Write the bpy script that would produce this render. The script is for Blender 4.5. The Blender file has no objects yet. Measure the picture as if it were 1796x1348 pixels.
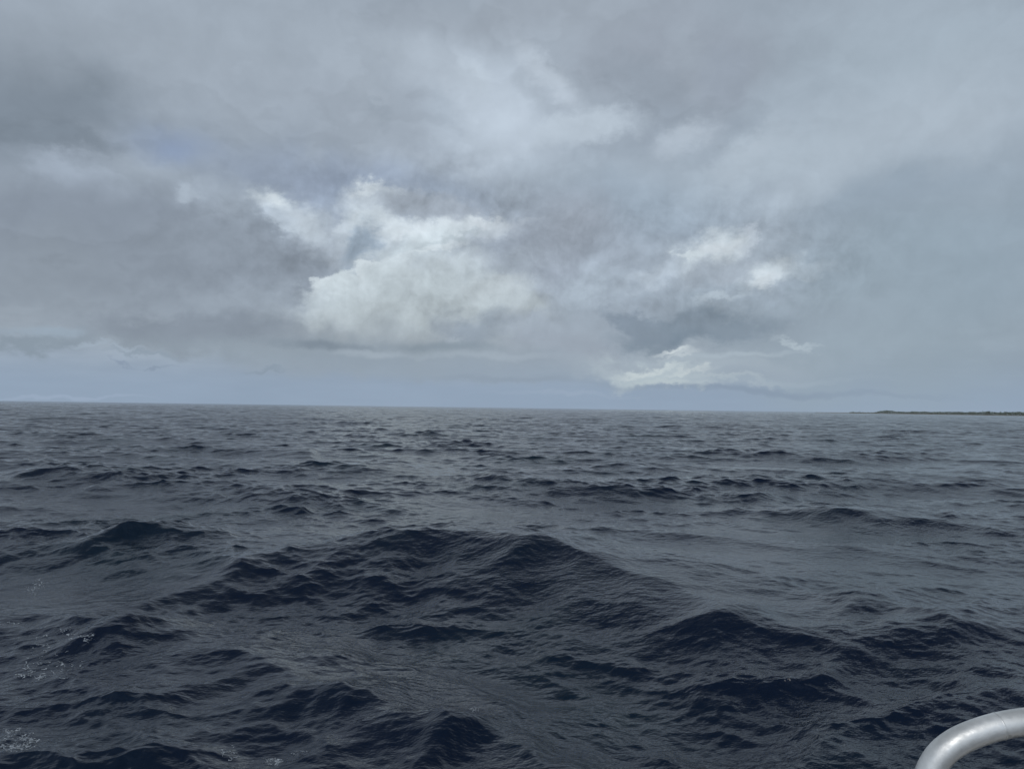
import bpy, math, random
import numpy as np
from mathutils import Matrix, Vector
from concurrent.futures import ThreadPoolExecutor

scene = bpy.context.scene
col = scene.collection
rad = math.radians

# ------------------------------------------------------------------ camera
CAM_H = 2.3
FPX = 1349.0                       # focal length in pixels of a 1796 px wide picture
PITCH, ROLL = rad(1.74), rad(0.78)
cam_d = bpy.data.cameras.new("camera")
cam_d.sensor_fit = 'HORIZONTAL'
cam_d.sensor_width = 36.0
cam_d.lens = 36.0 * FPX / 1796.0
cam_d.clip_start = 0.05
cam_d.clip_end = 100000.0
cam = bpy.data.objects.new("camera", cam_d)
col.objects.link(cam)
RC = Matrix.Rotation(rad(90) + PITCH, 4, 'X') @ Matrix.Rotation(ROLL, 4, 'Z')
cam.matrix_world = Matrix.Translation((0, 0, CAM_H)) @ RC
scene.camera = cam
scene.render.resolution_x = 1024
scene.render.resolution_y = 768


def ray(px, py):
    v = RC.to_3x3() @ Vector(((px - 898) / FPX, -(py - 674) / FPX, -1.0))
    return v.normalized()


def sea_at(px, py, z=0.0):
    d = ray(px, py)
    t = (z - CAM_H) / d.z
    return (d.x * t, d.y * t)


# ------------------------------------------------------------------ view
vs = scene.view_settings
vs.view_transform = 'Standard'
vs.look = 'None'
vs.exposure = 0.0
vs.gamma = 1.0
vs.use_curve_mapping = False

# ------------------------------------------------------------------ sun (veiled by cloud, high behind the boat)
SUN_EL, SUN_AZ = rad(47), rad(200)           # azimuth clockwise from +Y
sun_d = bpy.data.lights.new("sun", 'SUN')
sun_d.energy = 0.75
sun_d.angle = rad(28)
sun_d.color = (1.0, 0.985, 0.965)
sun = bpy.data.objects.new("sun", sun_d)
col.objects.link(sun)
sd = Vector((math.sin(SUN_AZ) * math.cos(SUN_EL), math.cos(SUN_AZ) * math.cos(SUN_EL), math.sin(SUN_EL)))
sun.rotation_euler = sd.to_track_quat('Z', 'Y').to_euler()
sun.location = (0, 0, 50)

# ------------------------------------------------------------------ world: Nishita air with a cloud deck by direction
world = bpy.data.worlds.new("World")
scene.world = world
world.use_nodes = True
wt = world.node_tree
wt.nodes.clear()


def lin(c):
    return tuple((x / 255 / 12.92) if x / 255 <= 0.04045 else ((x / 255 + 0.055) / 1.055) ** 2.4 for x in c)


class G:
    """small helper that writes node graphs"""
    def __init__(s, tree):
        s.t = tree

    def n(s, kind, **kw):
        nd = s.t.nodes.new(kind)
        for k, v in kw.items():
            setattr(nd, k, v)
        return nd

    def put(s, sock, v):
        if isinstance(v, bpy.types.NodeSocket):
            s.t.links.new(v, sock)
        elif v is not None:
            sock.default_value = v

    def m(s, op, a, b=None, c=None, clamp=False):
        nd = s.n('ShaderNodeMath', operation=op, use_clamp=clamp)
        s.put(nd.inputs[0], a)
        s.put(nd.inputs[1], b)
        if c is not None:
            s.put(nd.inputs[2], c)
        return nd.outputs[0]

    def v(s, op, a, b=None, scale=None):
        nd = s.n('ShaderNodeVectorMath', operation=op)
        s.put(nd.inputs[0], a)
        if b is not None:
            s.put(nd.inputs[1], b)
        if scale is not None:
            s.put(nd.inputs[3], scale)
        return nd.outputs['Value'] if op in ('LENGTH', 'DOT_PRODUCT') else nd.outputs[0]

    def xyz(s, a):
        nd = s.n('ShaderNodeSeparateXYZ')
        s.put(nd.inputs[0], a)
        return nd.outputs[0], nd.outputs[1], nd.outputs[2]

    def comb(s, x, y, z):
        nd = s.n('ShaderNodeCombineXYZ')
        s.put(nd.inputs[0], x)
        s.put(nd.inputs[1], y)
        s.put(nd.inputs[2], z)
        return nd.outputs[0]

    def mapr(s, x, a, b, c=0.0, d=1.0, smooth=True):
        nd = s.n('ShaderNodeMapRange', interpolation_type='SMOOTHSTEP' if smooth else 'LINEAR')
        for i, q in enumerate((x, a, b, c, d)):
            s.put(nd.inputs[i], q)
        return nd.outputs[0]

    def noise(s, vec, scale, detail=4, rough=0.5, dist=0.0, lac=2.0):
        nd = s.n('ShaderNodeTexNoise')
        s.put(nd.inputs['Vector'], vec)
        nd.inputs['Scale'].default_value = scale
        nd.inputs['Detail'].default_value = detail
        nd.inputs['Roughness'].default_value = rough
        nd.inputs['Lacunarity'].default_value = lac
        nd.inputs['Distortion'].default_value = dist
        return nd

    def mix(s, f, a, b, mode='MIX'):
        nd = s.n('ShaderNodeMix', data_type='RGBA', blend_type=mode)
        s.put(nd.inputs[0], f)
        s.put(nd.inputs[6], a)
        s.put(nd.inputs[7], b)
        return nd.outputs[2]

    def mapping(s, vec, loc, rot, sc, kind='TEXTURE'):
        nd = s.n('ShaderNodeMapping', vector_type=kind)
        s.put(nd.inputs[0], vec)
        nd.inputs[1].default_value = loc
        nd.inputs[2].default_value = rot
        nd.inputs[3].default_value = sc
        return nd.outputs[0]


g = G(wt)
DIR = g.n('ShaderNodeTexCoord').outputs['Generated']
DIR = g.v('NORMALIZE', DIR)
dx_, dy_, dz_ = g.xyz(DIR)
K = 1000.0
AZ = g.m('MULTIPLY', g.m('ARCTAN2', dx_, dy_), K)
EL = g.m('MULTIPLY', g.m('ARCSINE', dz_), K)
UV = g.comb(AZ, EL, 0.0)


def to_uv(px, py):
    d = ray(px, py)
    return math.atan2(d.x, d.y) * K, math.asin(d.z) * K


sky = g.n('ShaderNodeTexSky', sky_type='NISHITA')
sky.sun_disc = False
sky.sun_elevation = SUN_EL
sky.sun_rotation = SUN_AZ
sky.air_density = 1.2
sky.dust_density = 2.0
sky.ozone_density = 2.0
WS = 0.10
clear = g.v('SCALE', sky.outputs[0], scale=WS)

# direction warps shared by the clouds
wA = g.noise(DIR, 3.2, 3, 0.5).outputs['Color']
wA = g.v('SUBTRACT', wA, (0.5, 0.5, 0.5))
wB = g.noise(g.v('ADD', DIR, (7.3, 1.1, 4.2)), 11.0, 4, 0.55).outputs['Color']
wB = g.v('SUBTRACT', wB, (0.5, 0.5, 0.5))
wC = g.noise(g.v('MULTIPLY', DIR, (1.0, 1.0, 1.6)), 34.0, 5, 0.62).outputs['Color']
wC = g.v('SUBTRACT', wC, (0.5, 0.5, 0.5))
UV_soft = g.v('ADD', UV, g.v('ADD', g.v('MULTIPLY', wA, (150, 90, 0)), g.v('MULTIPLY', wB, (110, 80, 0))))
UV_puff = g.v('ADD', UV, g.v('ADD', g.v('MULTIPLY', wB, (60, 60, 0)), g.v('MULTIPLY', wC, (52, 46, 0))))
UV_crisp = g.v('ADD', UV, g.v('ADD', g.v('MULTIPLY', wB, (24, 24, 0)), g.v('MULTIPLY', wC, (46, 42, 0))))
UV_thin = g.v('ADD', UV, g.v('ADD', g.v('MULTIPLY', wB, (120, 26, 0)), g.v('MULTIPLY', wC, (60, 12, 0))))
WARP = {'s': UV_soft, 'p': UV_puff, 'c': UV_crisp, 't': UV_thin}

# cauliflower field: rounded puffs between creases
def billow(dx, dy):
    nd = g.n('ShaderNodeTexVoronoi', voronoi_dimensions='2D', feature='F1', normalize=True)
    g.put(nd.inputs['Vector'], g.v('ADD', g.v('ADD', UV, g.v('MULTIPLY', wB, (34, 30, 0))), (dx, dy, 0)))
    nd.inputs['Scale'].default_value = 0.021
    nd.inputs['Detail'].default_value = 3.0
    nd.inputs['Roughness'].default_value = 0.55
    nd.inputs['Lacunarity'].default_value = 2.3
    return nd.outputs['Distance']


b0 = billow(0, 0)
b1 = billow(3.5, -7.0)
puff_edge = g.m('MULTIPLY', g.m('SUBTRACT', 0.36, b0), 0.42)

# cloud deck seen in perspective
plane = g.comb(g.m('DIVIDE', dx_, g.m('ADD', g.m('ABSOLUTE', dz_), 0.16)),
               g.m('DIVIDE', dy_, g.m('ADD', g.m('ABSOLUTE', dz_), 0.16)), 0.0)
deck = g.noise(plane, 0.9, 4, 0.5, 0.4).outputs[0]
deck2 = g.noise(g.v('ADD', plane, (3.1, 8.2, 1.0)), 2.6, 4, 0.5, 0.3).outputs[0]
dk = g.m('ADD', g.m('MULTIPLY', deck, 0.65), g.m('MULTIPLY', deck2, 0.35))
dk = g.mapr(dk, 0.34, 0.66)
deck_col = g.mix(dk, (*lin((140, 151, 164)), 1), (*lin((170, 182, 195)), 1))
C = g.mix(0.93, clear, deck_col)
# blue-grey air in the low strip over the horizon
strip = g.mapr(EL, 95.0, 15.0, 0.0, 0.92)
C = g.mix(strip, C, (*lin((145, 163, 184)), 1))


def blob(px, py, rx, ry, tilt, rgb, a=1.0, warp='s', soft=0.9):
    """one cloud mass: centre, radii (picture-sized units), lean, colour, cover, edge, soft foot"""
    global C
    u0, v0 = to_uv(px, py)
    u1, v1 = to_uv(px + rx, py)
    u2, v2 = to_uv(px, py - ry)
    ru = abs(u1 - u0)
    rv = abs(v2 - v0)
    gr = g.n('ShaderNodeTexGradient', gradient_type='SPHERICAL')
    tm = gr.texture_mapping
    tm.vector_type = 'TEXTURE'
    S_ = 2.0                                    # the gradient ends at distance 1: scale to reach the soft edge
    tm.translation = (u0, v0, 0)
    tm.rotation = (0, 0, rad(tilt))
    tm.scale = (ru * S_, rv * S_, 1)
    g.put(gr.inputs[0], WARP[warp])
    lo, hi = max(0.0, 1.0 - soft), 1.0 + soft * 0.6
    fac = g.m('ADD', gr.outputs['Fac'], puff_edge) if warp == 'c' and ry > 7 else gr.outputs['Fac']
    k = g.mapr(fac, 1 - hi / S_, 1 - lo / S_, 0.0, a)
    C = g.mix(k, C, (*lin(rgb), 1))


# --- far and high layers first
blob(900, 60, 1100, 190, 0, (158, 169, 181), .5, 's', 1)
blob(1620, 130, 420, 230, 0, (166, 181, 194), .8, 's', 1)
blob(1560, 260, 330, 110, 12, (174, 187, 200), .8, 's', 1)
blob(1650, 500, 420, 190, 8, (147, 164, 178), .95, 's', .8)
blob(1480, 560, 300, 120, 0, (148, 163, 175), .7, 's', 1)
blob(60, 190, 205, 115, 28, (127, 139, 152), .95, 's', .6)
blob(90, 235, 110, 26, 0, (124, 136, 149), .8, 'p', .6)
blob(200, 60, 240, 70, 20, (150, 161, 173), .6, 's', 1)
blob(480, 90, 300, 120, 0, (160, 172, 185), .6, 's', 1)
blob(620, 200, 260, 90, -12, (157, 168, 181), .6, 's', 1)
blob(315, 265, 80, 42, 0, (141, 158, 185), .9, 's', 1)
blob(610, 335, 210, 50, -8, (145, 159, 180), .9, 's', .9)
blob(870, 190, 165, 120, -38, (187, 200, 214), .95, 's', .85)
blob(830, 130, 40, 34, 0, (190, 203, 216), .8, 'p', .7)
blob(870, 230, 70, 50, 0, (190, 203, 217), .7, 'p', .8)
blob(775, 210, 30, 50, 30, (160, 173, 187), .6, 'p', .8)
blob(960, 130, 70, 26, -40, (188, 200, 213), .7, 'c', .9)
blob(930, 160, 40, 16, -30, (166, 178, 191), .6, 'c', .9)
blob(1020, 225, 100, 32, 4, (186, 199, 212), .85, 'c', .6)
blob(740, 120, 150, 50, -15, (174, 186, 199), .7, 'p', 1)
blob(620, 140, 90, 30, -35, (168, 180, 193), .6, 'p', 1)
blob(820, 260, 90, 50, -10, (182, 195, 209), .75, 'p', 1)
blob(1180, 110, 160, 95, -15, (150, 160, 173), .95, 's', .7)
blob(930, 30, 200, 50, 0, (150, 160, 172), .7, 's', 1)
blob(1130, 150, 95, 44, -25, (145, 156, 169), .9, 'p', .6)
blob(1270, 130, 50, 60, -10, (150, 161, 175), .8, 'p', .6)
blob(1200, 80, 40, 60, 25, (160, 172, 185), .6, 'p', .9)
blob(660, 190, 34, 12, -20, (149, 161, 174), .6, 'p', .9)
blob(1200, 245, 70, 26, 18, (184, 196, 209), .75, 'c', .9)
blob(1240, 320, 190, 56, 16, (177, 191, 204), .85, 'p', .9)
blob(1140, 300, 60, 18, -10, (160, 173, 187), .6, 'p', .9)
blob(1310, 270, 80, 26, 25, (180, 193, 206), .7, 'p', .9)
blob(1420, 300, 190, 70, 14, (173, 187, 200), .7, 's', 1)
blob(1290, 345, 130, 26, 18, (158, 171, 185), .55, 'p', .8)
blob(1600, 345, 150, 30, 16, (146, 162, 178), .5, 's', 1)
blob(1080, 320, 200, 55, 0, (164, 178, 192), .8, 's', 1)
blob(1090, 390, 200, 60, 5, (152, 168, 184), .8, 's', 1)
# left masses
blob(60, 330, 170, 60, 0, (149, 161, 175), .8, 's', .9)
blob(130, 310, 90, 34, -25, (165, 178, 194), .8, 'p', .8)
blob(335, 355, 75, 30, 30, (165, 178, 193), .85, 'p', .7)
blob(230, 450, 340, 110, 0, (137, 148, 162), .97, 's', .4)
blob(60, 500, 260, 90, 0, (141, 152, 164), .8, 's', .8)
# central bright cumulus
blob(700, 348, 150, 30, 0, (149, 163, 180), .6, 's', .9)
blob(335, 345, 26, 14, 0, (172, 185, 199), .7, 'c', .5)
blob(490, 370, 48, 26, -35, (182, 195, 208), .95, 'c', .5)
blob(560, 415, 90, 42, -35, (172, 184, 197), .95, 'p', .6)
blob(530, 395, 42, 20, -40, (184, 197, 209), .8, 'c', .6)
blob(495, 362, 70, 28, -20, (176, 189, 202), .8, 'p', .9)
blob(480, 352, 34, 13, 0, (194, 206, 216), .9, 'c', .9)
blob(530, 388, 40, 18, -40, (188, 200, 211), .8, 'c', .9)
blob(478, 348, 20, 7, 10, (206, 217, 225), .8, 'p', .9)
blob(640, 395, 66, 58, 40, (180, 192, 203), .95, 'p', .5)
blob(650, 375, 45, 22, 30, (194, 206, 215), .8, 'c', .6)
blob(592, 398, 18, 14, 30, (186, 198, 209), .8, 'c', .5)
blob(690, 350, 74, 24, -8, (172, 184, 197), .95, 'c', .45)
blob(648, 345, 46, 20, 15, (188, 200, 211), .85, 'c', .9)
blob(643, 333, 26, 8, 22, (203, 214, 222), .85, 'c', .9)
blob(692, 334, 24, 6, -4, (190, 202, 213), .8, 'c', .7)
blob(765, 372, 110, 34, -14, (162, 173, 186), .95, 'p', .45)
blob(800, 405, 125, 22, 5, (203, 214, 222), .95, 'c', .7)
blob(862, 394, 40, 12, 0, (210, 220, 227), .85, 'c', .6)
blob(915, 386, 36, 6, 6, (196, 207, 217), .7, 'c', .8)
blob(720, 405, 60, 18, -15, (204, 215, 223), .85, 'c', .8)
blob(730, 440, 95, 30, 15, (196, 209, 217), .9, 'p', .8)
blob(800, 418, 70, 6, 14, (176, 189, 197), .7, 'c', .9)
blob(770, 436, 60, 5, 14, (212, 222, 228), .7, 'c', .9)
blob(632, 432, 30, 50, -20, (150, 166, 182), .95, 'p', .55)
blob(400, 470, 175, 84, -10, (138, 149, 162), .95, 'p', .4)
blob(950, 450, 150, 85, -5, (152, 163, 177), .92, 's', .8)
blob(870, 450, 100, 26, 0, (164, 176, 189), .8, 'p', .8)
blob(1000, 410, 100, 50, 0, (152, 162, 175), .8, 's', .9)
blob(760, 480, 110, 34, 18, (190, 202, 211), .9, 'p', .6)
blob(570, 508, 34, 24, 20, (200, 211, 218), .97, 'c', .3)
blob(612, 495, 34, 22, 10, (198, 210, 217), .97, 'c', .3)
blob(652, 482, 32, 20, 20, (202, 213, 220), .97, 'c', .3)
blob(690, 468, 34, 18, 25, (198, 210, 218), .9, 'c', .4)
blob(650, 530, 128, 52, 12, (192, 204, 211), 1.0, 'c', .3)
blob(760, 535, 170, 70, 8, (183, 195, 202), .95, 'p', .55)
blob(860, 505, 62, 22, 15, (186, 197, 204), .8, 'c', .6)
blob(900, 540, 50, 40, 0, (176, 187, 194), .8, 'p', .7)
blob(700, 560, 230, 34, 4, (174, 185, 191), .8, 'p', .9)
blob(700, 592, 260, 40, 2, (157, 168, 177), .95, 's', .8)
blob(990, 590, 110, 38, -15, (160, 172, 185), .95, 'c', .4)
blob(800, 590, 60, 26, -40, (143, 155, 168), .8, 'p', .8)
blob(845, 580, 50, 30, 30, (140, 153, 167), .7, 'p', .8)
blob(798, 600, 18, 14, 0, (164, 176, 187), .8, 'c', .6)
blob(1050, 520, 70, 42, 0, (166, 180, 193), .7, 'p', .8)
blob(1050, 575, 70, 40, 0, (155, 167, 180), .7, 's', .9)
# low grey bases
blob(400, 530, 160, 30, 0, (152, 164, 177), .8, 'p', .9)
blob(330, 580, 220, 40, 0, (134, 145, 158), .95, 'p', .6)
blob(60, 596, 110, 18, 2, (135, 149, 162), .9, 'p', .8)
blob(70, 580, 70, 9, 0, (152, 168, 183), .8, 't', .8)
blob(640, 617, 420, 22, 0, (146, 159, 171), .9, 't', .7)
blob(560, 606, 90, 9, -3, (127, 140, 153), .85, 't', .8)
blob(780, 608, 90, 8, 0, (133, 147, 159), .7, 't', .8)
blob(720, 645, 330, 22, -1, (146, 160, 174), .85, 't', .8)
blob(660, 622, 60, 7, 0, (163, 176, 188), .7, 't', .8)
blob(960, 627, 240, 7, 0, (165, 178, 190), .6, 't', .8)
blob(1080, 630, 190, 26, 0, (148, 160, 174), .8, 't', .8)
# cumulus at right
blob(1180, 520, 150, 70, 15, (156, 169, 183), .95, 's', .6)
blob(1290, 530, 150, 60, 0, (150, 164, 177), .9, 's', .8)
blob(1265, 450, 110, 46, 15, (169, 182, 195), .8, 'p', .9)
blob(1308, 414, 20, 28, -12, (184, 196, 209), .95, 'c', .45)
blob(1245, 440, 70, 30, 18, (194, 206, 215), .98, 'c', .7)
blob(1255, 432, 40, 14, 18, (201, 211, 219), .8, 'p', .8)
blob(1205, 450, 30, 8, 10, (198, 210, 218), .9, 'c', .5)
blob(1262, 475, 85, 24, 12, (163, 175, 188), .85, 'p', .8)
blob(1345, 480, 46, 24, 18, (193, 205, 214), .95, 'c', .8)
blob(1335, 488, 26, 12, 30, (201, 211, 219), .8, 'p', .8)
blob(1400, 470, 55, 13, 12, (170, 184, 196), .6, 'p', .8)
blob(1150, 490, 55, 16, 15, (176, 189, 202), .8, 'p', .8)
blob(1262, 522, 50, 8, 12, (176, 190, 202), .8, 'c', .8)
blob(1340, 560, 220, 36, 0, (146, 160, 173), .85, 's', .8)
blob(1215, 582, 150, 28, 7, (119, 135, 150), .97, 'p', .6)
blob(1120, 575, 60, 22, -25, (128, 142, 157), .9, 'p', .5)
blob(1240, 556, 150, 30, 6, (140, 154, 168), .7, 's', .9)
blob(1350, 506, 60, 15, 14, (156, 170, 184), .85, 'p', .9)
blob(1290, 478, 30, 12, 10, (163, 175, 188), .8, 'p', .9)
blob(1200, 645, 230, 30, 0, (156, 170, 182), .8, 't', .9)
blob(1010, 612, 130, 24, -14, (152, 163, 176), .85, 's', .7)
blob(1190, 645, 170, 26, 0, (166, 179, 190), .8, 'p', .9)
blob(1182, 618, 30, 6, 0, (204, 214, 219), .9, 'c', 1)
blob(1190, 627, 34, 4, 10, (190, 201, 208), .8, 'c', 1)
blob(1160, 657, 100, 17, -4, (178, 192, 200), .95, 'p', .9)
blob(1140, 650, 60, 6, 5, (200, 211, 214), .8, 'c', .9)
blob(1215, 652, 40, 5, 10, (203, 213, 215), .8, 'c', .9)
blob(1180, 672, 70, 6, -3, (196, 208, 210), .6, 'c', .9)
blob(1300, 656, 110, 14, -3, (152, 166, 180), .7, 't', 1)
blob(1275, 668, 90, 6, 0, (176, 189, 197), .6, 'p', 1)
blob(1395, 603, 36, 6, -15, (176, 190, 200), .8, 'c', 1)
blob(1270, 625, 120, 4, 5, (170, 184, 195), .7, 't', 1)
blob(1330, 668, 170, 6, 0, (160, 175, 188), .5, 't', .9)
blob(1320, 684, 280, 6, -2, (135, 151, 170), .7, 't', .8)
blob(215, 641, 24, 4, -3, (134, 149, 169), .7, 'c', 1)
blob(280, 645, 26, 4, 0, (134, 149, 168), .7, 'c', 1)
blob(255, 622, 60, 6, 6, (138, 153, 168), .6, 'p', .9)
blob(160, 604, 40, 5, 0, (160, 175, 190), .7, 'c', .9)
blob(225, 612, 26, 4, 5, (160, 175, 190), .7, 'c', .9)
blob(475, 648, 36, 4, 0, (137, 152, 167), .7, 'c', .9)
blob(880, 665, 120, 6, 0, (139, 153, 168), .6, 't', .9)
blob(1000, 690, 120, 4, 0, (158, 173, 192), .4, 't', .9)
blob(100, 697, 140, 3, 0, (160, 176, 198), .5, 't', .9)

# fine relief: fibrous light and shade that follows the billows
def region(px, py, rx, ry):
    u0, v0 = to_uv(px, py)
    gr = g.n('ShaderNodeTexGradient', gradient_type='SPHERICAL')
    tm = gr.texture_mapping
    tm.vector_type = 'TEXTURE'
    tm.translation = (u0, v0, 0)
    tm.scale = (rx / FPX * K * 1.2, ry / FPX * K * 1.2, 1)
    g.put(gr.inputs[0], UV)
    return g.mapr(gr.outputs['Fac'], 0, .6)


rp = g.v('ADD', DIR, g.v('SCALE', wB, scale=0.06))
e1 = g.noise(rp, 14.0, 6, 0.56)
e2 = g.noise(g.v('ADD', rp, (0.005, 0.0, -0.019)), 14.0, 6, 0.56)
rel = g.m('MULTIPLY', g.m('SUBTRACT', e2.outputs[0], e1.outputs[0]), -1.25)
# overlapping sheets: each fades in slowly and ends in a crisper lip
ln_ = g.noise(g.v('ADD', g.v('MULTIPLY', DIR, (1.0, 1.0, 1.7)), g.v('SCALE', wB, scale=0.035)), 4.2, 5, 0.55).outputs[0]
fr = g.m('FRACT', g.m('MULTIPLY', ln_, 8.0))
saw = g.m('MULTIPLY', g.m('MULTIPLY', fr, g.mapr(fr, 1.0, 0.72)), 0.085)
saw = g.m('SUBTRACT', saw, 0.03)
saw = g.m('MULTIPLY', saw, g.m('ADD', 0.35, g.m('MULTIPLY', g.m('ADD', region(900, 210, 560, 230), region(330, 400, 500, 240), clamp=True), 0.65)))
wt_rel = g.m('ADD', region(740, 440, 420, 170), region(1240, 460, 300, 120), clamp=True)
rel = g.m('MULTIPLY', rel, g.m('ADD', g.m('MULTIPLY', wt_rel, 0.60), 0.20))
rel = g.m('ADD', rel, g.m('MULTIPLY', g.m('SUBTRACT', b1, b0), g.m('MULTIPLY', wt_rel, 0.42)))
rel = g.m('MULTIPLY', rel, g.mapr(EL, 20.0, 110.0, 0.15, 1.0))
amp = g.m('ADD', g.m('ADD', 1.0, rel), g.m('MULTIPLY', saw, g.mapr(EL, 20.0, 110.0, 0.1, 1.0)))
big = g.m('ADD', g.m('MULTIPLY', g.noise(DIR, 5.0, 3, 0.5).outputs[0], 0.10), 0.95)
C = g.v('SCALE', C, scale=g.m('MULTIPLY', amp, big))
C = g.v('SCALE', C, scale=g.mapr(EL, 560.0, 950.0, 1.0, 0.72))       # unseen upper sky dimmed so the near water reflects darker
sunny = g.mapr(g.v('DOT_PRODUCT', DIR, tuple(sd)), 0.45, 1.0, 1.0, 2.3)  # unseen sky on the sun side brightened, added to light the rail top
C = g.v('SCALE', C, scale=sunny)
C = g.v('SCALE', C, scale=g.mapr(EL, 495.0, 720.0, 1.0, 0.56))       # added dimming from just above the view, darkens the near sea further
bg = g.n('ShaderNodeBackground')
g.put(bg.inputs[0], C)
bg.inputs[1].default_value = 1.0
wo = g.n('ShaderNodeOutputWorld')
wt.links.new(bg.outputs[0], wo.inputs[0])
world.cycles.sampling_method = 'NONE'

# ------------------------------------------------------------------ helpers


def tag(o, label=None, cat=None, group=None, kind=None):
    if label:
        o['label'] = label
    if cat:
        o['category'] = cat
    if group:
        o['group'] = group
    if kind:
        o['kind'] = kind
    return o


def mesh_obj(name, verts, faces, mat, parent=None, smooth=True):
    me = bpy.data.meshes.new(name)
    me.from_pydata([tuple(v) for v in verts], [], faces)
    if smooth:
        me.polygons.foreach_set('use_smooth', [True] * len(me.polygons))
    me.materials.append(mat)
    me.update()
    o = bpy.data.objects.new(name, me)
    col.objects.link(o)
    if parent:
        o.parent = parent
    return o


def new_mat(name):
    m = bpy.data.materials.new(name)
    m.use_nodes = True
    m.node_tree.nodes.clear()
    gg = G(m.node_tree)
    b = gg.n('ShaderNodeBsdfPrincipled')
    o = gg.n('ShaderNodeOutputMaterial')
    m.node_tree.links.new(b.outputs[0], o.inputs[0])
    return m, gg, b


# ------------------------------------------------------------------ sea surface
rng = np.random.default_rng(41)
MAIN = rad(-98)                     # heading of the seas: towards the boat, a little to the left


def make_waves():
    W = []                          # lambda, kx, ky, amp, phase, chop
    bands = [  # lambda lo, hi, count, rms slope, angular spread, chop
        (13.0, 22.0, 10, 0.022, 0.35, 0.9),
        (7.0, 13.0, 20, 0.036, 0.50, 1.0),
        (3.6, 7.0, 34, 0.052, 0.48, 1.0),
        (1.8, 3.6, 44, 0.060, 0.58, 1.5),
        (0.9, 1.8, 60, 0.080, 0.66, 1.6),
        (0.45, 0.9, 64, 0.083, 0.74, 1.5),
        (0.22, 0.45, 64, 0.076, 0.8, 1.3),
        (0.11, 0.22, 54, 0.074, 0.9, 0.8),
        (0.055, 0.11, 44, 0.055, 0.95, 0.6),
    ]
    for lo, hi, n, sl, spread, chop in bands:
        lam = np.exp(rng.uniform(np.log(lo), np.log(hi), n))
        th = MAIN + rng.normal(0, spread, n)
        k = 2 * np.pi / lam
        w = rng.uniform(0.6, 1.4, n)
        w = w / np.sqrt((w ** 2).sum() / 2)
        a = w * sl / k
        ph = rng.uniform(0, 2 * np.pi, n)
        for i in range(n):
            W.append((lam[i], k[i] * math.cos(th[i]), k[i] * math.sin(th[i]), a[i], ph[i], chop, k[i]))
    return W


WAVES = make_waves()

# single seas standing near the boat: crest line as (px, py, height in m), width of the near and far
# flank (m), trough in front
RIDGES = [
    ([(400, 985, .05), (480, 968, .17), (560, 950, .28), (640, 932, .40), (730, 922, .43), (840, 930, .42),
      (920, 930, .46), (1000, 962, .40), (1080, 990, .32), (1180, 1020, .24), (1300, 1055, .08)], 1.35, 2.2, .24),
    ([(110, 960, .02), (160, 938, .15), (240, 912, .26), (290, 925, .22), (350, 960, .18),
      (430, 975, .05)], 1.0, 1.5, .12),
    ([(20, 1100, .0), (90, 1050, .12), (150, 1040, .16), (220, 1050, .22), (250, 1085, .22), (290, 1105, .17),
      (350, 1120, .12), (430, 1130, .03)], .75, .8, .10),
    ([(420, 1215, .02), (480, 1195, .10), (545, 1190, .12), (600, 1188, .15), (650, 1210, .12),
      (700, 1240, .03)], .35, .5, .06),
    ([(640, 1260, .05), (720, 1240, .15), (790, 1225, .18), (835, 1240, .19), (870, 1265, .17),
      (930, 1275, .19), (985, 1310, .15), (1020, 1350, .08)], .55, .40, .10),
    ([(1440, 1050, .03), (1500, 1040, .15), (1560, 1060, .18), (1640, 1068, .25), (1690, 1085, .2),
      (1760, 1110, .12), (1850, 1140, .05)], .8, 1.1, .06),
    ([(1100, 1110, .02), (1180, 1090, .06), (1250, 1070, .09), (1300, 1095, .07), (1400, 1110, .08),
      (1500, 1130, .10), (1560, 1160, .10), (1650, 1180, .10), (1750, 1200, .10), (1850, 1240, .04)], .6, .8, .05),
    ([(430, 797, .05), (470, 790, .25), (510, 786, .35), (545, 787, .3), (560, 800, .03)], 1.6, 2.2, 0),
    ([(540, 822, .05), (580, 808, .25), (640, 812, .3), (700, 815, .25), (760, 828, .03)], 1.6, 2.2, 0),
    ([(780, 850, .03), (830, 845, .10), (860, 832, .16), (900, 838, .12), (960, 850, .03)], 1.3, 1.8, 0),
    ([(1420, 905, .03), (1460, 900, .18), (1510, 900, .18), (1560, 905, .15), (1620, 910, .02)], 1.0, 1.4, 0),
    ([(1260, 865, .03), (1300, 862, .15), (1350, 862, .2), (1385, 875, .03)], 1.1, 1.5, 0),
    ([(1020, 815, .03), (1080, 808, .22), (1150, 818, .25), (1230, 830, .05)], 1.5, 2.0, 0),
    ([(410, 868, .03), (430, 864, .2), (480, 868, .15), (520, 870, .2), (560, 878, .03)], 1.0, 1.4, 0),
    ([(0, 835, .05), (60, 825, .2), (90, 835, .2), (130, 845, .03)], 1.2, 1.6, 0),
    ([(100, 862, .02), (160, 845, .2), (200, 855, .1), (240, 860, .02)], 1.0, 1.4, 0),
]
RW = []
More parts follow.
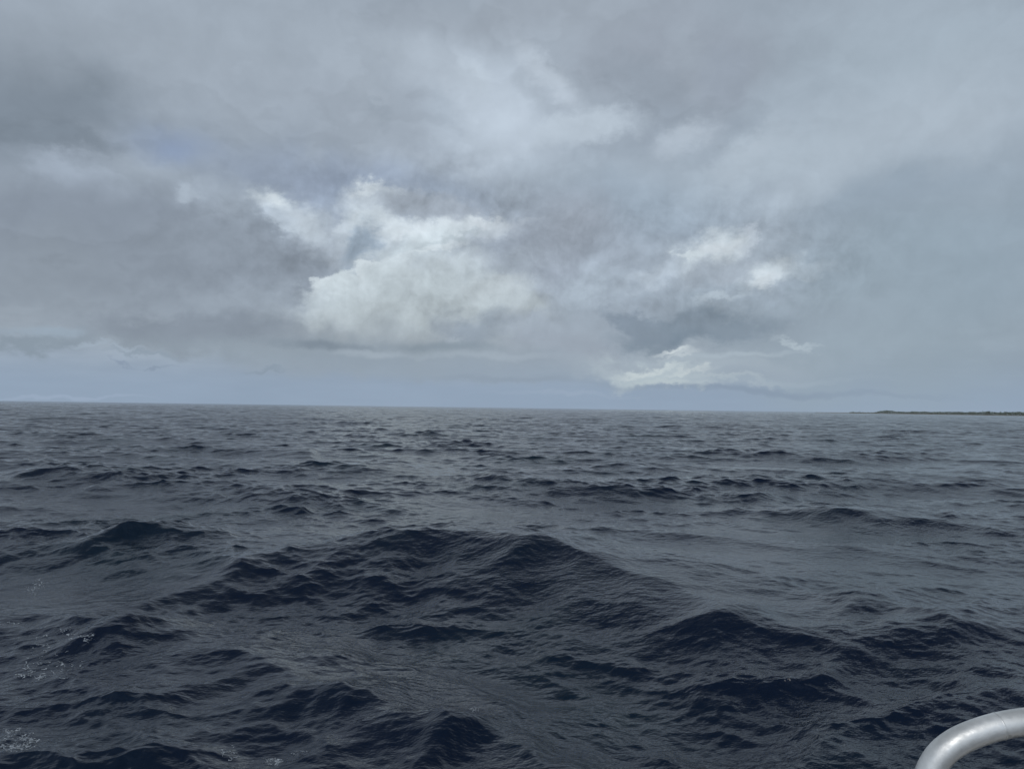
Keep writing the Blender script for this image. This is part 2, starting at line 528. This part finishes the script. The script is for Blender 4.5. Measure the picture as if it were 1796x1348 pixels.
for crest_, wf, wb, tr in RIDGES:
    # first guess from the given heights, then an even crest line whose heights follow from it
    P = np.array([sea_at(a_, b_, z=h_) for a_, b_, h_ in crest_])
    wgt = np.array([.3 + h_ for _, _, h_ in crest_])
    fit = np.poly1d(np.polyfit(P[:, 0], P[:, 1], 2 if len(crest_) > 5 else 1, w=wgt))
    Hh = []
    for i_, (a_, b_, h_) in enumerate(crest_):
        rd = ray(a_, b_)
        xx = P[i_, 0]
        for _ in range(6):
            xx = rd.x / rd.y * float(fit(xx))
        yy = float(fit(xx))
        P[i_] = (xx, yy)
        Hh.append(min(h_ * 1.25 + .04, max(.5 * h_, CAM_H + rd.z / rd.y * yy)))
    Hh = np.array(Hh)
    ax = P[-1] - P[0]
    L = float(np.linalg.norm(ax))
    ax = ax / L
    nx = np.array([-ax[1], ax[0]])
    if nx[1] < 0:
        nx = -nx
    ss = (P - P[0]) @ ax / L
    nn = (P - P[0]) @ nx
    # fine, smoothed tables of the crest's offset and height along its length
    sf = np.linspace(-.4, 1.4, 721)
    nf = np.interp(sf, ss, nn)
    hf = np.interp(sf, ss, Hh)
    hf = np.where((sf < 0) | (sf > 1), hf * np.exp(-(np.maximum(-sf, sf - 1) / .08) ** 2), hf)
    kr = np.exp(-np.linspace(-2, 2, 61) ** 2)
    kr /= kr.sum()
    pad = lambda q: np.concatenate([np.full(30, q[0]), q, np.full(30, q[-1])])
    nf = np.convolve(pad(nf), kr, 'valid')
    hf = np.convolve(pad(hf), kr, 'valid')
    RW.append((P[0], ax, nx, L, sf, nf, hf, wf, wb, tr))


def spacing(r):
    return np.interp(r, (0, 12, 30, 2000, 3000), (0.0025, 0.0025, 0.003, 0.003, 0.006)) * r


def displace(X, Y):
    """moves points of the flat sea: returns offsets dx, dy, dz and the local ripple strength"""
    X = X.astype(np.float32)
    Y = Y.astype(np.float32)
    R = np.sqrt(X * X + Y * Y)
    S = np.maximum(spacing(R), R * 0.0012).astype(np.float32)
    DX = np.zeros_like(X)
    DY = np.zeros_like(X)
    DZ = np.zeros_like(X)
    # gusts: where short waves stand higher or lower
    gst = (np.sin(X * 0.31 + Y * 0.17 + 1.3) + np.sin(-X * 0.23 + Y * 0.41 + 0.4)
           + np.sin(X * 0.71 - Y * 0.53 + 2.2) + np.sin(X * 0.9 + Y * 1.1 + 5.0)) * 0.25
    calm = np.clip((R - 8) / 14.0, 0, 1) * 0.62 + 0.38
    calm2 = np.clip((R - 10) / 14.0, 0, 1) * 0.4 + 0.6
    ride = None
    lee = 1.06 - 0.18 * np.clip((X / np.maximum(R, .1) + .15) / .7, 0, 1) * np.clip(R / 20.0, 0, 1)
    for lam, kx, ky, am, ph, chop, k in WAVES:
        w = np.clip((lam / S - 1.5) / 2.0, 0, 1)
        if w.max() <= 0:
            continue
        A = am * w
        if lam > 3.6:
            A = A * calm
        elif lam > 1.8:
            A = A * calm2
        elif lam < 1.8:
            if lam < .45:
                A = A * (1 - .22 * np.clip((R - 20) / 25, 0, 1))
            if ride is None:        # short waves stand steeper on the crests of the long ones
                wild = np.where(R < 25, 0.75, 0.75 - 0.4 * np.clip((R - 25) / 25, 0, 1))
                ride = np.clip(0.95 + wild * gst + DZ * 1.8, 0.35, 1.7) * lee
            A = A * ride
        p = np.float32(kx) * X + np.float32(ky) * Y + np.float32(ph)
        s = np.sin(p) * A
        c = np.cos(p) * A
        DZ += c
        DX -= s * np.float32(chop * kx / k)
        DY -= s * np.float32(chop * ky / k)
    for P0, ax, nx, L, sf, nf, hf, wf, wb, tr in RW:
        rx = X - P0[0]
        ry = Y - P0[1]
        s = (rx * ax[0] + ry * ax[1]) / L
        hh = np.interp(s, sf, hf)
        if hh.max() < 1e-3:
            continue
        d = rx * nx[0] + ry * nx[1] - np.interp(s, sf, nf)
        m = s * L
        d = d + wf * (.07 * np.sin(m * 5.1 / wf + L) + .05 * np.sin(m * 9.3 / wf + d / wf * 2 + 2 * L))
        near = np.exp(-np.abs(d / wf) ** 1.2)
        far = np.exp(-np.abs(d / wb) ** 1.5)
        DZ += (hh * np.where(d < 0, near, far)).astype(np.float32)
        if tr:
            DZ -= (tr * np.clip(hh / .2, 0, 1) * np.exp(-((d + 2.2 * wf) / (1.2 * wf)) ** 2)).astype(np.float32)
    return DX, DY, DZ


def build_sea(mat):
    rows = [0.25, 0.6, 1.0, 1.4, 1.8, 2.1]
    r = 2.25
    while r < 5500:
        rows.append(r)
        r += float(spacing(np.array(r)))
    while r < 60000:
        rows.append(r)
        r *= 1.06
    rows = np.array(rows)
    half = rad(41)
    main = np.linspace(-half, half, 1130)
    side = []
    t = half
    st = 0.0016
    while t < math.pi - 0.03:
        st = min(st * 1.08, 0.05)
        t += st
        side.append(min(t, math.pi - 0.012))
    side = np.array(side)
    ang = np.concatenate([-side[::-1], main, side])
    nr, na = len(rows), len(ang)
    RR, TT = np.meshgrid(rows, ang, indexing='ij')
    X = (RR * np.sin(TT)).astype(np.float32)
    Y = (RR * np.cos(TT)).astype(np.float32)
    # calm the coarse columns far outside the view so they stay smooth
    chunks = np.array_split(np.arange(nr), 24)
    with ThreadPoolExecutor(4) as ex:
        res = list(ex.map(lambda c: displace(X[c], Y[c]), chunks))
    DX = np.concatenate([q[0] for q in res])
    DY = np.concatenate([q[1] for q in res])
    DZ = np.concatenate([q[2] for q in res])
    f = np.clip((5500 - RR) / 3000, 0, 1)
    f = f * np.clip((RR - 0.5) / 1.5, 0, 1)
    co = np.empty((nr * na, 3), np.float32)
    co[:, 0] = (X + DX * f).ravel()
    co[:, 1] = (Y + DY * f).ravel()
    co[:, 2] = (DZ * f).ravel()
    i = np.arange(nr - 1)[:, None] * na
    j = np.arange(na)[None, :]
    j2 = (j + 1) % na
    quads = np.stack([i + j, i + j2, i + na + j2, i + na + j], axis=-1).reshape(-1, 4)[:, ::-1]
    nq = len(quads)
    me = bpy.data.meshes.new('sea')
    me.vertices.add(nr * na)
    me.vertices.foreach_set('co', co.ravel())
    me.loops.add(nq * 4)
    me.loops.foreach_set('vertex_index', quads.ravel().astype(np.int32))
    me.polygons.add(nq)
    me.polygons.foreach_set('loop_start', (np.arange(nq) * 4).astype(np.int32))
    me.polygons.foreach_set('use_smooth', np.ones(nq, bool))
    me.update(calc_edges=True)
    # how much of the short chop the mesh spacing leaves to the material
    at = me.attributes.new('chop', 'FLOAT', 'POINT')
    lod = np.clip(np.log(np.maximum(RR, .01) / 14.0) / np.log(140 / 14.0), 0, 1)
    lod = lod * (1.05 - 0.34 * np.clip((X / np.maximum(RR, .1) + .15) / .7, 0, 1))
    at.data.foreach_set('value', lod.astype(np.float32).ravel())
    me.materials.append(mat)
    o = bpy.data.objects.new('sea', me)
    col.objects.link(o)
    tag(o, 'dark slate blue open sea with choppy waves reaching the horizon', 'sea', kind='structure')
    return o


sea_mat, g, b = new_mat('sea_water')
pos = g.n('ShaderNodeNewGeometry').outputs['Position']
nrm = g.n('ShaderNodeNewGeometry').outputs['Normal']
att = g.n('ShaderNodeAttribute', attribute_name='chop').outputs['Fac']
flat = g.v('MULTIPLY', pos, (1, 1, 0))
rot = g.mapping(flat, (0, 0, 0), (0, 0, rad(8)), (1, 1, 1))


def slopes(vec, stretch, scale, detail, rough, eps, seed):
    base = g.v('ADD', g.v('MULTIPLY', vec, stretch), (seed, seed * 1.7, seed * .3))
    h0 = g.noise(base, scale, detail, rough).outputs[0]
    hx = g.noise(g.v('ADD', base, (eps * stretch[0], 0, 0)), scale, detail, rough).outputs[0]
    hy = g.noise(g.v('ADD', base, (0, eps * stretch[1], 0)), scale, detail, rough).outputs[0]
    sx = g.m('DIVIDE', g.m('SUBTRACT', h0, hx), eps)
    sy = g.m('DIVIDE', g.m('SUBTRACT', h0, hy), eps)
    return g.comb(sx, sy, 0.0)


patch = g.mapr(g.noise(flat, 0.16, 3, 0.6).outputs[0], 0.3, 0.7, 0.55, 1.25)
s_fine = slopes(rot, (0.7, 1.0, 1.0), 13.0, 3, 0.6, 0.006, 3.0)
s_fine = g.v('SCALE', s_fine, scale=g.m('MULTIPLY', patch, 0.016))
s_mid = slopes(rot, (0.5, 1.0, 1.0), 0.9, 4, 0.62, 0.06, 11.0)
s_mid = g.v('SCALE', s_mid, scale=g.m('MULTIPLY', att, 0.22))
N = g.v('NORMALIZE', g.v('ADD', nrm, g.v('ADD', s_fine, s_mid)))
g.put(b.inputs['Normal'], N)
teal = g.mapr(g.noise(flat, 0.22, 3, 0.6).outputs[0], 0.45, 0.72)
g.put(b.inputs['Base Color'], g.mix(teal, (0.0019, 0.0080, 0.0235, 1), (0.003, 0.0145, 0.027, 1)))
b.inputs['Roughness'].default_value = 0.07
b.inputs['IOR'].default_value = 1.333

sea = build_sea(sea_mat)

# ------------------------------------------------------------------ foam flecks of broken wavelets
foam_mat, g, b = new_mat('sea_foam_white')
p = g.n('ShaderNodeTexCoord').outputs['Object']
fn = g.noise(p, 60.0, 3, 0.6).outputs[0]
g.put(b.inputs['Base Color'], g.mix(g.mapr(fn, .35, .65), (0.14, 0.165, 0.19, 1), (0.48, 0.52, 0.56, 1)))
b.inputs['Roughness'].default_value = 0.5
rnd = random.Random(5)


def foam():
    V, F = [], []
    centres = []

    def patch_(px, py, rx, ry, n, smin, smax, z=0.1):
        # lacy strands: short wandering chains of tiny flecks
        left = n
        while left > 0:
            a = rnd.uniform(0, 6.283)
            q = math.sqrt(rnd.random())
            x, y = px + rx * q * math.cos(a), py + ry * q * math.sin(a)
            hd = rnd.gauss(0, .7) + (math.pi if rnd.random() < .5 else 0)
            k = rnd.randint(2, 12)
            big_ = math.exp(rnd.uniform(math.log(smin), math.log(smax)))
            left -= k * .35
            for j in range(k):
                centres.append((x, y, big_ * rnd.uniform(.35, 1.0) * (1 - .5 * j / k)))
                hd += rnd.gauss(0, .55)
                st_ = rnd.uniform(.9, 2.4)
                x += st_ * math.cos(hd)
                y += st_ * math.sin(hd) * .55
    patch_(66, 1026, 14, 12, 80, .0022, .010)
    patch_(58, 1034, 14, 8, 30, .0022, .010)
    patch_(110, 1110, 60, 12, 50, .0022, .010)
    patch_(155, 1120, 10, 9, 34, .0022, .010)
    patch_(85, 1135, 30, 6, 16, .0022, .010)
    patch_(90, 1165, 60, 26, 110, .0022, .010)
    patch_(60, 1186, 30, 7, 40, .0022, .010)
    patch_(15, 1093, 20, 6, 10, .003, .010)
    patch_(30, 1298, 40, 20, 150, .002, .0075)
    patch_(44, 1300, 16, 14, 90, .002, .0075)
    patch_(408, 1322, 28, 14, 26, .002, .007)
    patch_(478, 1334, 14, 6, 45, .002, .009)
    patch_(525, 1318, 25, 6, 12, .002, .006)
    patch_(832, 1242, 10, 6, 20, .002, .006)
    patch_(1585, 757, 8, 1, 8, .03, .07)
    # find where each fleck lies on the heaving surface
    rays = np.array([ray(c[0], c[1]) for c in centres])
    zz_ = np.zeros(len(centres))
    DX = DY = np.zeros((1, len(centres)))
    for _ in range(7):
        t_ = (zz_ - CAM_H) / rays[:, 2]
        xs = (rays[:, 0] * t_)[None, :] - DX
        ys = (rays[:, 1] * t_)[None, :] - DY
        DX, DY, DZ = displace(xs, ys)
        zz_ = zz_ * .4 + DZ[0] * .6
    for i, (_px, _py, s) in enumerate(centres):
        x, y = xs[0, i], ys[0, i]
        cx, cy, cz = x + float(DX[0, i]), y + float(DY[0, i]), float(DZ[0, i])
        elong = rnd.uniform(1.0, 2.2)
        an = rnd.gauss(0, .5)
        n = 9
        base = len(V)
        rr = [rnd.uniform(.45, 1.25) for _ in range(n)]
        for ring, (k, zz) in enumerate(((1.0, -.25), (.8, .35), (.35, .55))):
            for j in range(n):
                t = 6.283 * j / n
                lx = math.cos(t) * s * elong * rr[j] * k
                ly = math.sin(t) * s * rr[j] * k
                V.append((cx + lx * math.cos(an) - ly * math.sin(an),
                          cy + lx * math.sin(an) + ly * math.cos(an), cz + zz * s * 0.8 + .002))
        for ring in range(2):
            for j in range(n):
                a0 = base + ring * n + j
                a1 = base + ring * n + (j + 1) % n
                F.append((a0, a1, a1 + n, a0 + n))
        F.append(tuple(base + 2 * n + j for j in range(n)))
    o = mesh_obj('sea_foam', V, F, foam_mat)
    tag(o, 'scattered white foam flecks on the dark near waves at left', 'foam', kind='stuff')


foam()

# ------------------------------------------------------------------ low island on the horizon at right


def plain(name, c0, c1, scale, rough=0.9):
    m, g, b = new_mat(name)
    f = g.noise(g.n('ShaderNodeTexCoord').outputs['Object'], scale, 4, 0.6).outputs[0]
    g.put(b.inputs['Base Color'], g.mix(g.mapr(f, .35, .65), (*c0, 1), (*c1, 1)))
    b.inputs['Roughness'].default_value = rough
    return m


m_sand = plain('coral_sand', (.22, .20, .17), (.30, .28, .24), .05)
m_leaf = plain('scrub_leaves', (.19, .225, .20), (.23, .26, .22), .06)
m_palm = plain('palm_leaves', (.15, .18, .16), (.18, .21, .18), .3)
m_trunk = plain('palm_bark', (.12, .10, .08), (.18, .16, .13), 1.0)


def shore(px):
    """a point on the island's front shore under picture column px"""
    d = ray(min(px, 2600), 740)
    az = math.atan2(d.x, d.y)
    t = max(0.0, (px - 1478) / 318.0)
    r = 2500 - 700 * min(t, 1.3) + (max(0, t - 1.3)) * 300
    return az, r


def island():
    V, F = [], []
    cols = list(range(1430, 2300, 6))
    prof = [(0, -.6), (6, .5), (16, 1.1), (60, 1.5), (200, 1.4), (260, -.6)]
    for px in cols:
        az, r = shore(px)
        k = min(1, (px - 1430) / 40 + .3)
        for dr, z in prof:
            rr = r + dr * k
            V.append((rr * math.sin(az), rr * math.cos(az), z if z < 0 else z * (.5 + .5 * k)))
    n = len(prof)
    for i in range(len(cols) - 1):
        for j in range(n - 1):
            F.append((i * n + j, i * n + j + 1, (i + 1) * n + j + 1, (i + 1) * n + j))
    tag(mesh_obj('island', V, F, m_sand), 'low sandy island shore on the horizon at the right', 'island', kind='structure')


island()


def top_h(px):
    """height of the scrub above the sand"""
    h = 0.0
    if px < 1490:
        return 0
    if px < 1516:
        return 1.2
    if px < 1532:
        return 0.6
    h = 4.6 + 1.4 * min(1, max(0, px - 1560) / 180) + .5 * math.sin(px * .11) + .4 * math.sin(px * .31 + 1)
    h += 3.2 * math.exp(-((px - 1556) / 13) ** 2)
    h *= min(1, (px - 1528) / 16)
    return max(.5, h)


def scrub():
    V, F = [], []
    r_ = random.Random(9)
    for _ in range(26000):
        px = r_.uniform(1490, 2280)
        H = top_h(px)
        if H <= 0:
            continue
        az, r = shore(px)
        dep = r_.uniform(14, 80)
        crown = .88 + .12 * math.sin(px * 1.9 + dep * .2) * math.sin(px * .73)
        z = 1.2 + H * crown * (1 - r_.random() ** 1.6 * .95)
        x, y = (r + dep) * math.sin(az), (r + dep) * math.cos(az)
        s = r_.uniform(.5, 1.5)
        bse = len(V)
        for k in range(3):
            V.append((x + r_.gauss(0, s), y + r_.gauss(0, s), max(.9, z + r_.gauss(0, s * .7))))
        F.append((bse, bse + 1, bse + 2))
    tag(mesh_obj('island_scrub', V, F, m_leaf, smooth=False),
        'dark green band of low forest along the far island', 'forest', kind='stuff')


scrub()


def tube(path, radii, n=8, closed_ends=True):
    V, F = [], []
    for i, pnt in enumerate(path):
        a = Vector(path[max(0, i - 1)])
        c = Vector(path[min(len(path) - 1, i + 1)])
        t = (c - a).normalized()
        up = Vector((0, 1, 0)) if abs(t.y) < .9 else Vector((1, 0, 0))
        s = t.cross(up).normalized()
        u = s.cross(t).normalized()
        for j in range(n):
            an = 6.2831853 * j / n
            V.append(Vector(pnt) + (s * math.cos(an) + u * math.sin(an)) * radii[i])
    for i in range(len(path) - 1):
        for j in range(n):
            F.append((i * n + j, i * n + (j + 1) % n, (i + 1) * n + (j + 1) % n, (i + 1) * n + j))
    if closed_ends:
        F.append(tuple(range(n))[::-1])
        F.append(tuple((len(path) - 1) * n + j for j in range(n)))
    return V, F


def palm_meshes(seed):
    r_ = random.Random(seed)
    path = [(0, 0, -.5), (.2, 0, 2.2), (.6, .1, 4.6), (1.1, .1, 7.0)]
    tv, tf = tube(path, [.34, .26, .22, .18], 7)
    V, F = [], []
    for k in range(16):
        a = 6.283 * k / 16 + r_.uniform(-.2, .2)
        rise = r_.uniform(-.5, 1.1)
        L = r_.uniform(2.4, 3.2)
        seg = 6
        for i in range(seg + 1):
            t = i / seg
            d = L * t
            z = 7.0 + rise * 1.8 * t - 2.6 * t * t
            w = .5 * math.sin(math.pi * min(1, t * .9 + .12)) + .04
            cx, cy = 1.1 + math.cos(a) * d, .1 + math.sin(a) * d
            V.append((cx - math.sin(a) * w, cy + math.cos(a) * w, z - .25 * w))
            V.append((cx, cy, z + .1))
            V.append((cx + math.sin(a) * w, cy - math.cos(a) * w, z - .25 * w))
            if i:
                q = len(V) - 6
                F += [(q, q + 1, q + 4, q + 3), (q + 1, q + 2, q + 5, q + 4)]
    return (tv, tf), (V, F)


(ptv, ptf), (pcv, pcf) = palm_meshes(3)
PALMS = [  # px, size, label
    (1497, .62, 'leaning palm tree standing alone nearest the left tip of the far island'),
    (1508, .72, 'palm tree just right of the one at the left tip of the far island'),
    (1556, 1.15, 'tall palm tree on the highest hump near the left end of the far island'),
    (1600, .95, 'palm tree rising from the forest band right of the hump on the far island'),
    (1650, .9, 'palm tree in the middle of the far island forest band'),
    (1700, .9, 'palm tree just left of the pair of tall palms on the far island'),
    (1731, 1.1, 'left one of the close pair of tall palms on the far island'),
    (1736, 1.15, 'right one of the close pair of tall palms on the far island'),
    (1763, .95, 'palm tree between the tall pair and the right edge on the far island'),
    (1788, 1.0, 'palm tree on the far island nearest the right edge of the picture'),
]
root0 = None
for i, (px, sc, lab) in enumerate(PALMS):
    if root0 is None:
        rt = bpy.data.objects.new('palm_tree', None)
        col.objects.link(rt)
        mesh_obj('trunk', ptv, ptf, m_trunk, rt)
        mesh_obj('crown', pcv, pcf, m_palm, rt)
        root0 = rt
    else:
        rt = root0.copy()
        col.objects.link(rt)
        for ch in list(root0.children):
            c2 = ch.copy()
            col.objects.link(c2)
            c2.parent = rt
    az, r = shore(px)
    rt.location = ((r + 22) * math.sin(az), (r + 22) * math.cos(az), .9)
    rt.scale = (sc * (1 if i % 2 else -1), sc, sc)
    rt.rotation_euler = (0, 0, i * 1.3)
    tag(rt, lab, 'palm tree', 'palm trees on the far island')

# ------------------------------------------------------------------ the boat's handrail at the lower right
m_alu, g, b = new_mat('satin_aluminium')
oc = g.n('ShaderNodeTexCoord').outputs['Object']
sc1 = g.noise(oc, 22.0, 5, .65).outputs[0]
sc2 = g.noise(oc, 160.0, 4, .6).outputs[0]
spots = g.mapr(g.noise(oc, 75.0, 2, .5).outputs[0], .66, .74)
c = g.mix(g.mapr(sc1, .3, .7), (.66, .655, .63, 1), (.88, .875, .85, 1))
c = g.mix(g.m('MULTIPLY', spots, .45), c, (.30, .29, .27, 1))
g.put(b.inputs['Base Color'], c)
b.inputs['Metallic'].default_value = .60
g.put(b.inputs['Roughness'], g.mapr(sc2, .3, .7, .36, .56))
bmp = g.n('ShaderNodeBump')
bmp.inputs['Strength'].default_value = .5
bmp.inputs['Distance'].default_value = .002
g.put(bmp.inputs['Height'], sc1)
g.put(b.inputs['Normal'], bmp.outputs[0])
m_gel = plain('tan_gelcoat', (.24, .21, .16), (.30, .265, .21), 6.0, .45)

DEPTH = 0.80


def rail_pt(px, py, depth=DEPTH):
    d = ray(px, py)
    t = depth / d.y
    return Vector((d.x * t, d.y * t, CAM_H + d.z * t))


ctrl = [(1613, 1500), (1615, 1440), (1619, 1395), (1630, 1355), (1649, 1324), (1679, 1300), (1722, 1281.5),
        (1765, 1270), (1806, 1264), (1870, 1259), (1960, 1257)]
pts = [rail_pt(*q) for q in ctrl]
foot = Vector((pts[0].x, DEPTH, 1.26))
pts = [foot, Vector((pts[0].x, DEPTH, 1.55))] + pts
e = pts[-1]
ex = 1.55
pts += [Vector((1.2, DEPTH, e.z)), Vector((ex - .12, DEPTH, e.z - .01)), Vector((ex - .03, DEPTH, e.z - .05)),
        Vector((ex, DEPTH, e.z - .14)), Vector((ex, DEPTH, 1.5)), Vector((ex, DEPTH, 1.26))]


def catmull(P, n=10):
    out = []
    for i in range(len(P) - 1):
        p0, p1, p2, p3 = P[max(0, i - 1)], P[i], P[i + 1], P[min(len(P) - 1, i + 2)]
        d01 = max(1e-4, (p1 - p0).length) ** .5
        d12 = max(1e-4, (p2 - p1).length) ** .5
        d23 = max(1e-4, (p3 - p2).length) ** .5
        m1 = (p2 - p1) + d12 * ((p1 - p0) / d01 - (p2 - p0) / (d01 + d12)) if i > 0 else (p2 - p1)
        m2 = (p2 - p1) + d12 * ((p3 - p2) / d23 - (p3 - p1) / (d12 + d23)) if i < len(P) - 2 else (p2 - p1)
        for k in range(n):
            t = k / n
            out.append(p1 * (2 * t ** 3 - 3 * t * t + 1) + m1 * (t ** 3 - 2 * t * t + t)
                       + p2 * (-2 * t ** 3 + 3 * t * t) + m2 * (t ** 3 - t * t))
    out.append(P[-1])
    return out


def lathe(prof, n=32):
    V = [(r * math.cos(6.2831853 * j / n), r * math.sin(6.2831853 * j / n), z) for r, z in prof for j in range(n)]
    F = [(i * n + j, i * n + (j + 1) % n, (i + 1) * n + (j + 1) % n, (i + 1) * n + j)
         for i in range(len(prof) - 1) for j in range(n)]
    return V, F


path = catmull(pts)
rail = bpy.data.objects.new('handrail', None)
rail.location = foot
col.objects.link(rail)
tag(rail, 'bent silver metal tube handrail of the boat curving through the bottom right corner', 'handrail')
loc = [q - foot for q in path]
v, f = tube(loc, [.0132] * len(loc), 40)
mesh_obj('rail_tube', v, f, m_alu, rail)


bead = min(range(len(loc)), key=lambda i_: (path[i_] - rail_pt(1752, 1271)).length)
tdir = (loc[bead + 1] - loc[bead - 1]).normalized()
v, f = lathe([(.0128, -.0014), (.01335, -.0007), (.0135, 0), (.01335, .0007), (.0128, .0014)])
o = mesh_obj('weld_bead', v, f, m_alu, rail)
o.location = loc[bead]
o.rotation_euler = tdir.to_track_quat('Z', 'Y').to_euler()
for x0 in (0.0, ex - foot.x):
    v, f = lathe([(.04, -.008), (.04, 0.0), (.036, .004), (.018, .006), (.016, .02), (.0134, .024)])
    o = mesh_obj('base_flange', v, f, m_alu, rail)
    o.location = (x0, 0, 0)
# the rounded coaming the rail is bolted to, just below the view
prof = []
for k in range(13):
    a = math.pi * k / 12
    prof.append((DEPTH + .10 * math.cos(a), 1.17 + .08 * math.sin(a)))
prof = [(DEPTH + .14, .35)] + prof + [(DEPTH - .12, .75), (DEPTH - .9, .72)]
V, F = [], []
xs = [.30, .8, 1.3, 1.8, 2.4]
for x in xs:
    for y, z in prof:
        V.append((x - foot.x, y - foot.y, z - foot.z))
n = len(prof)
for i in range(len(xs) - 1):
    for j in range(n - 1):
        F.append((i * n + j, i * n + j + 1, (i + 1) * n + j + 1, (i + 1) * n + j))
mesh_obj('coaming', V, F, m_gel, rail)
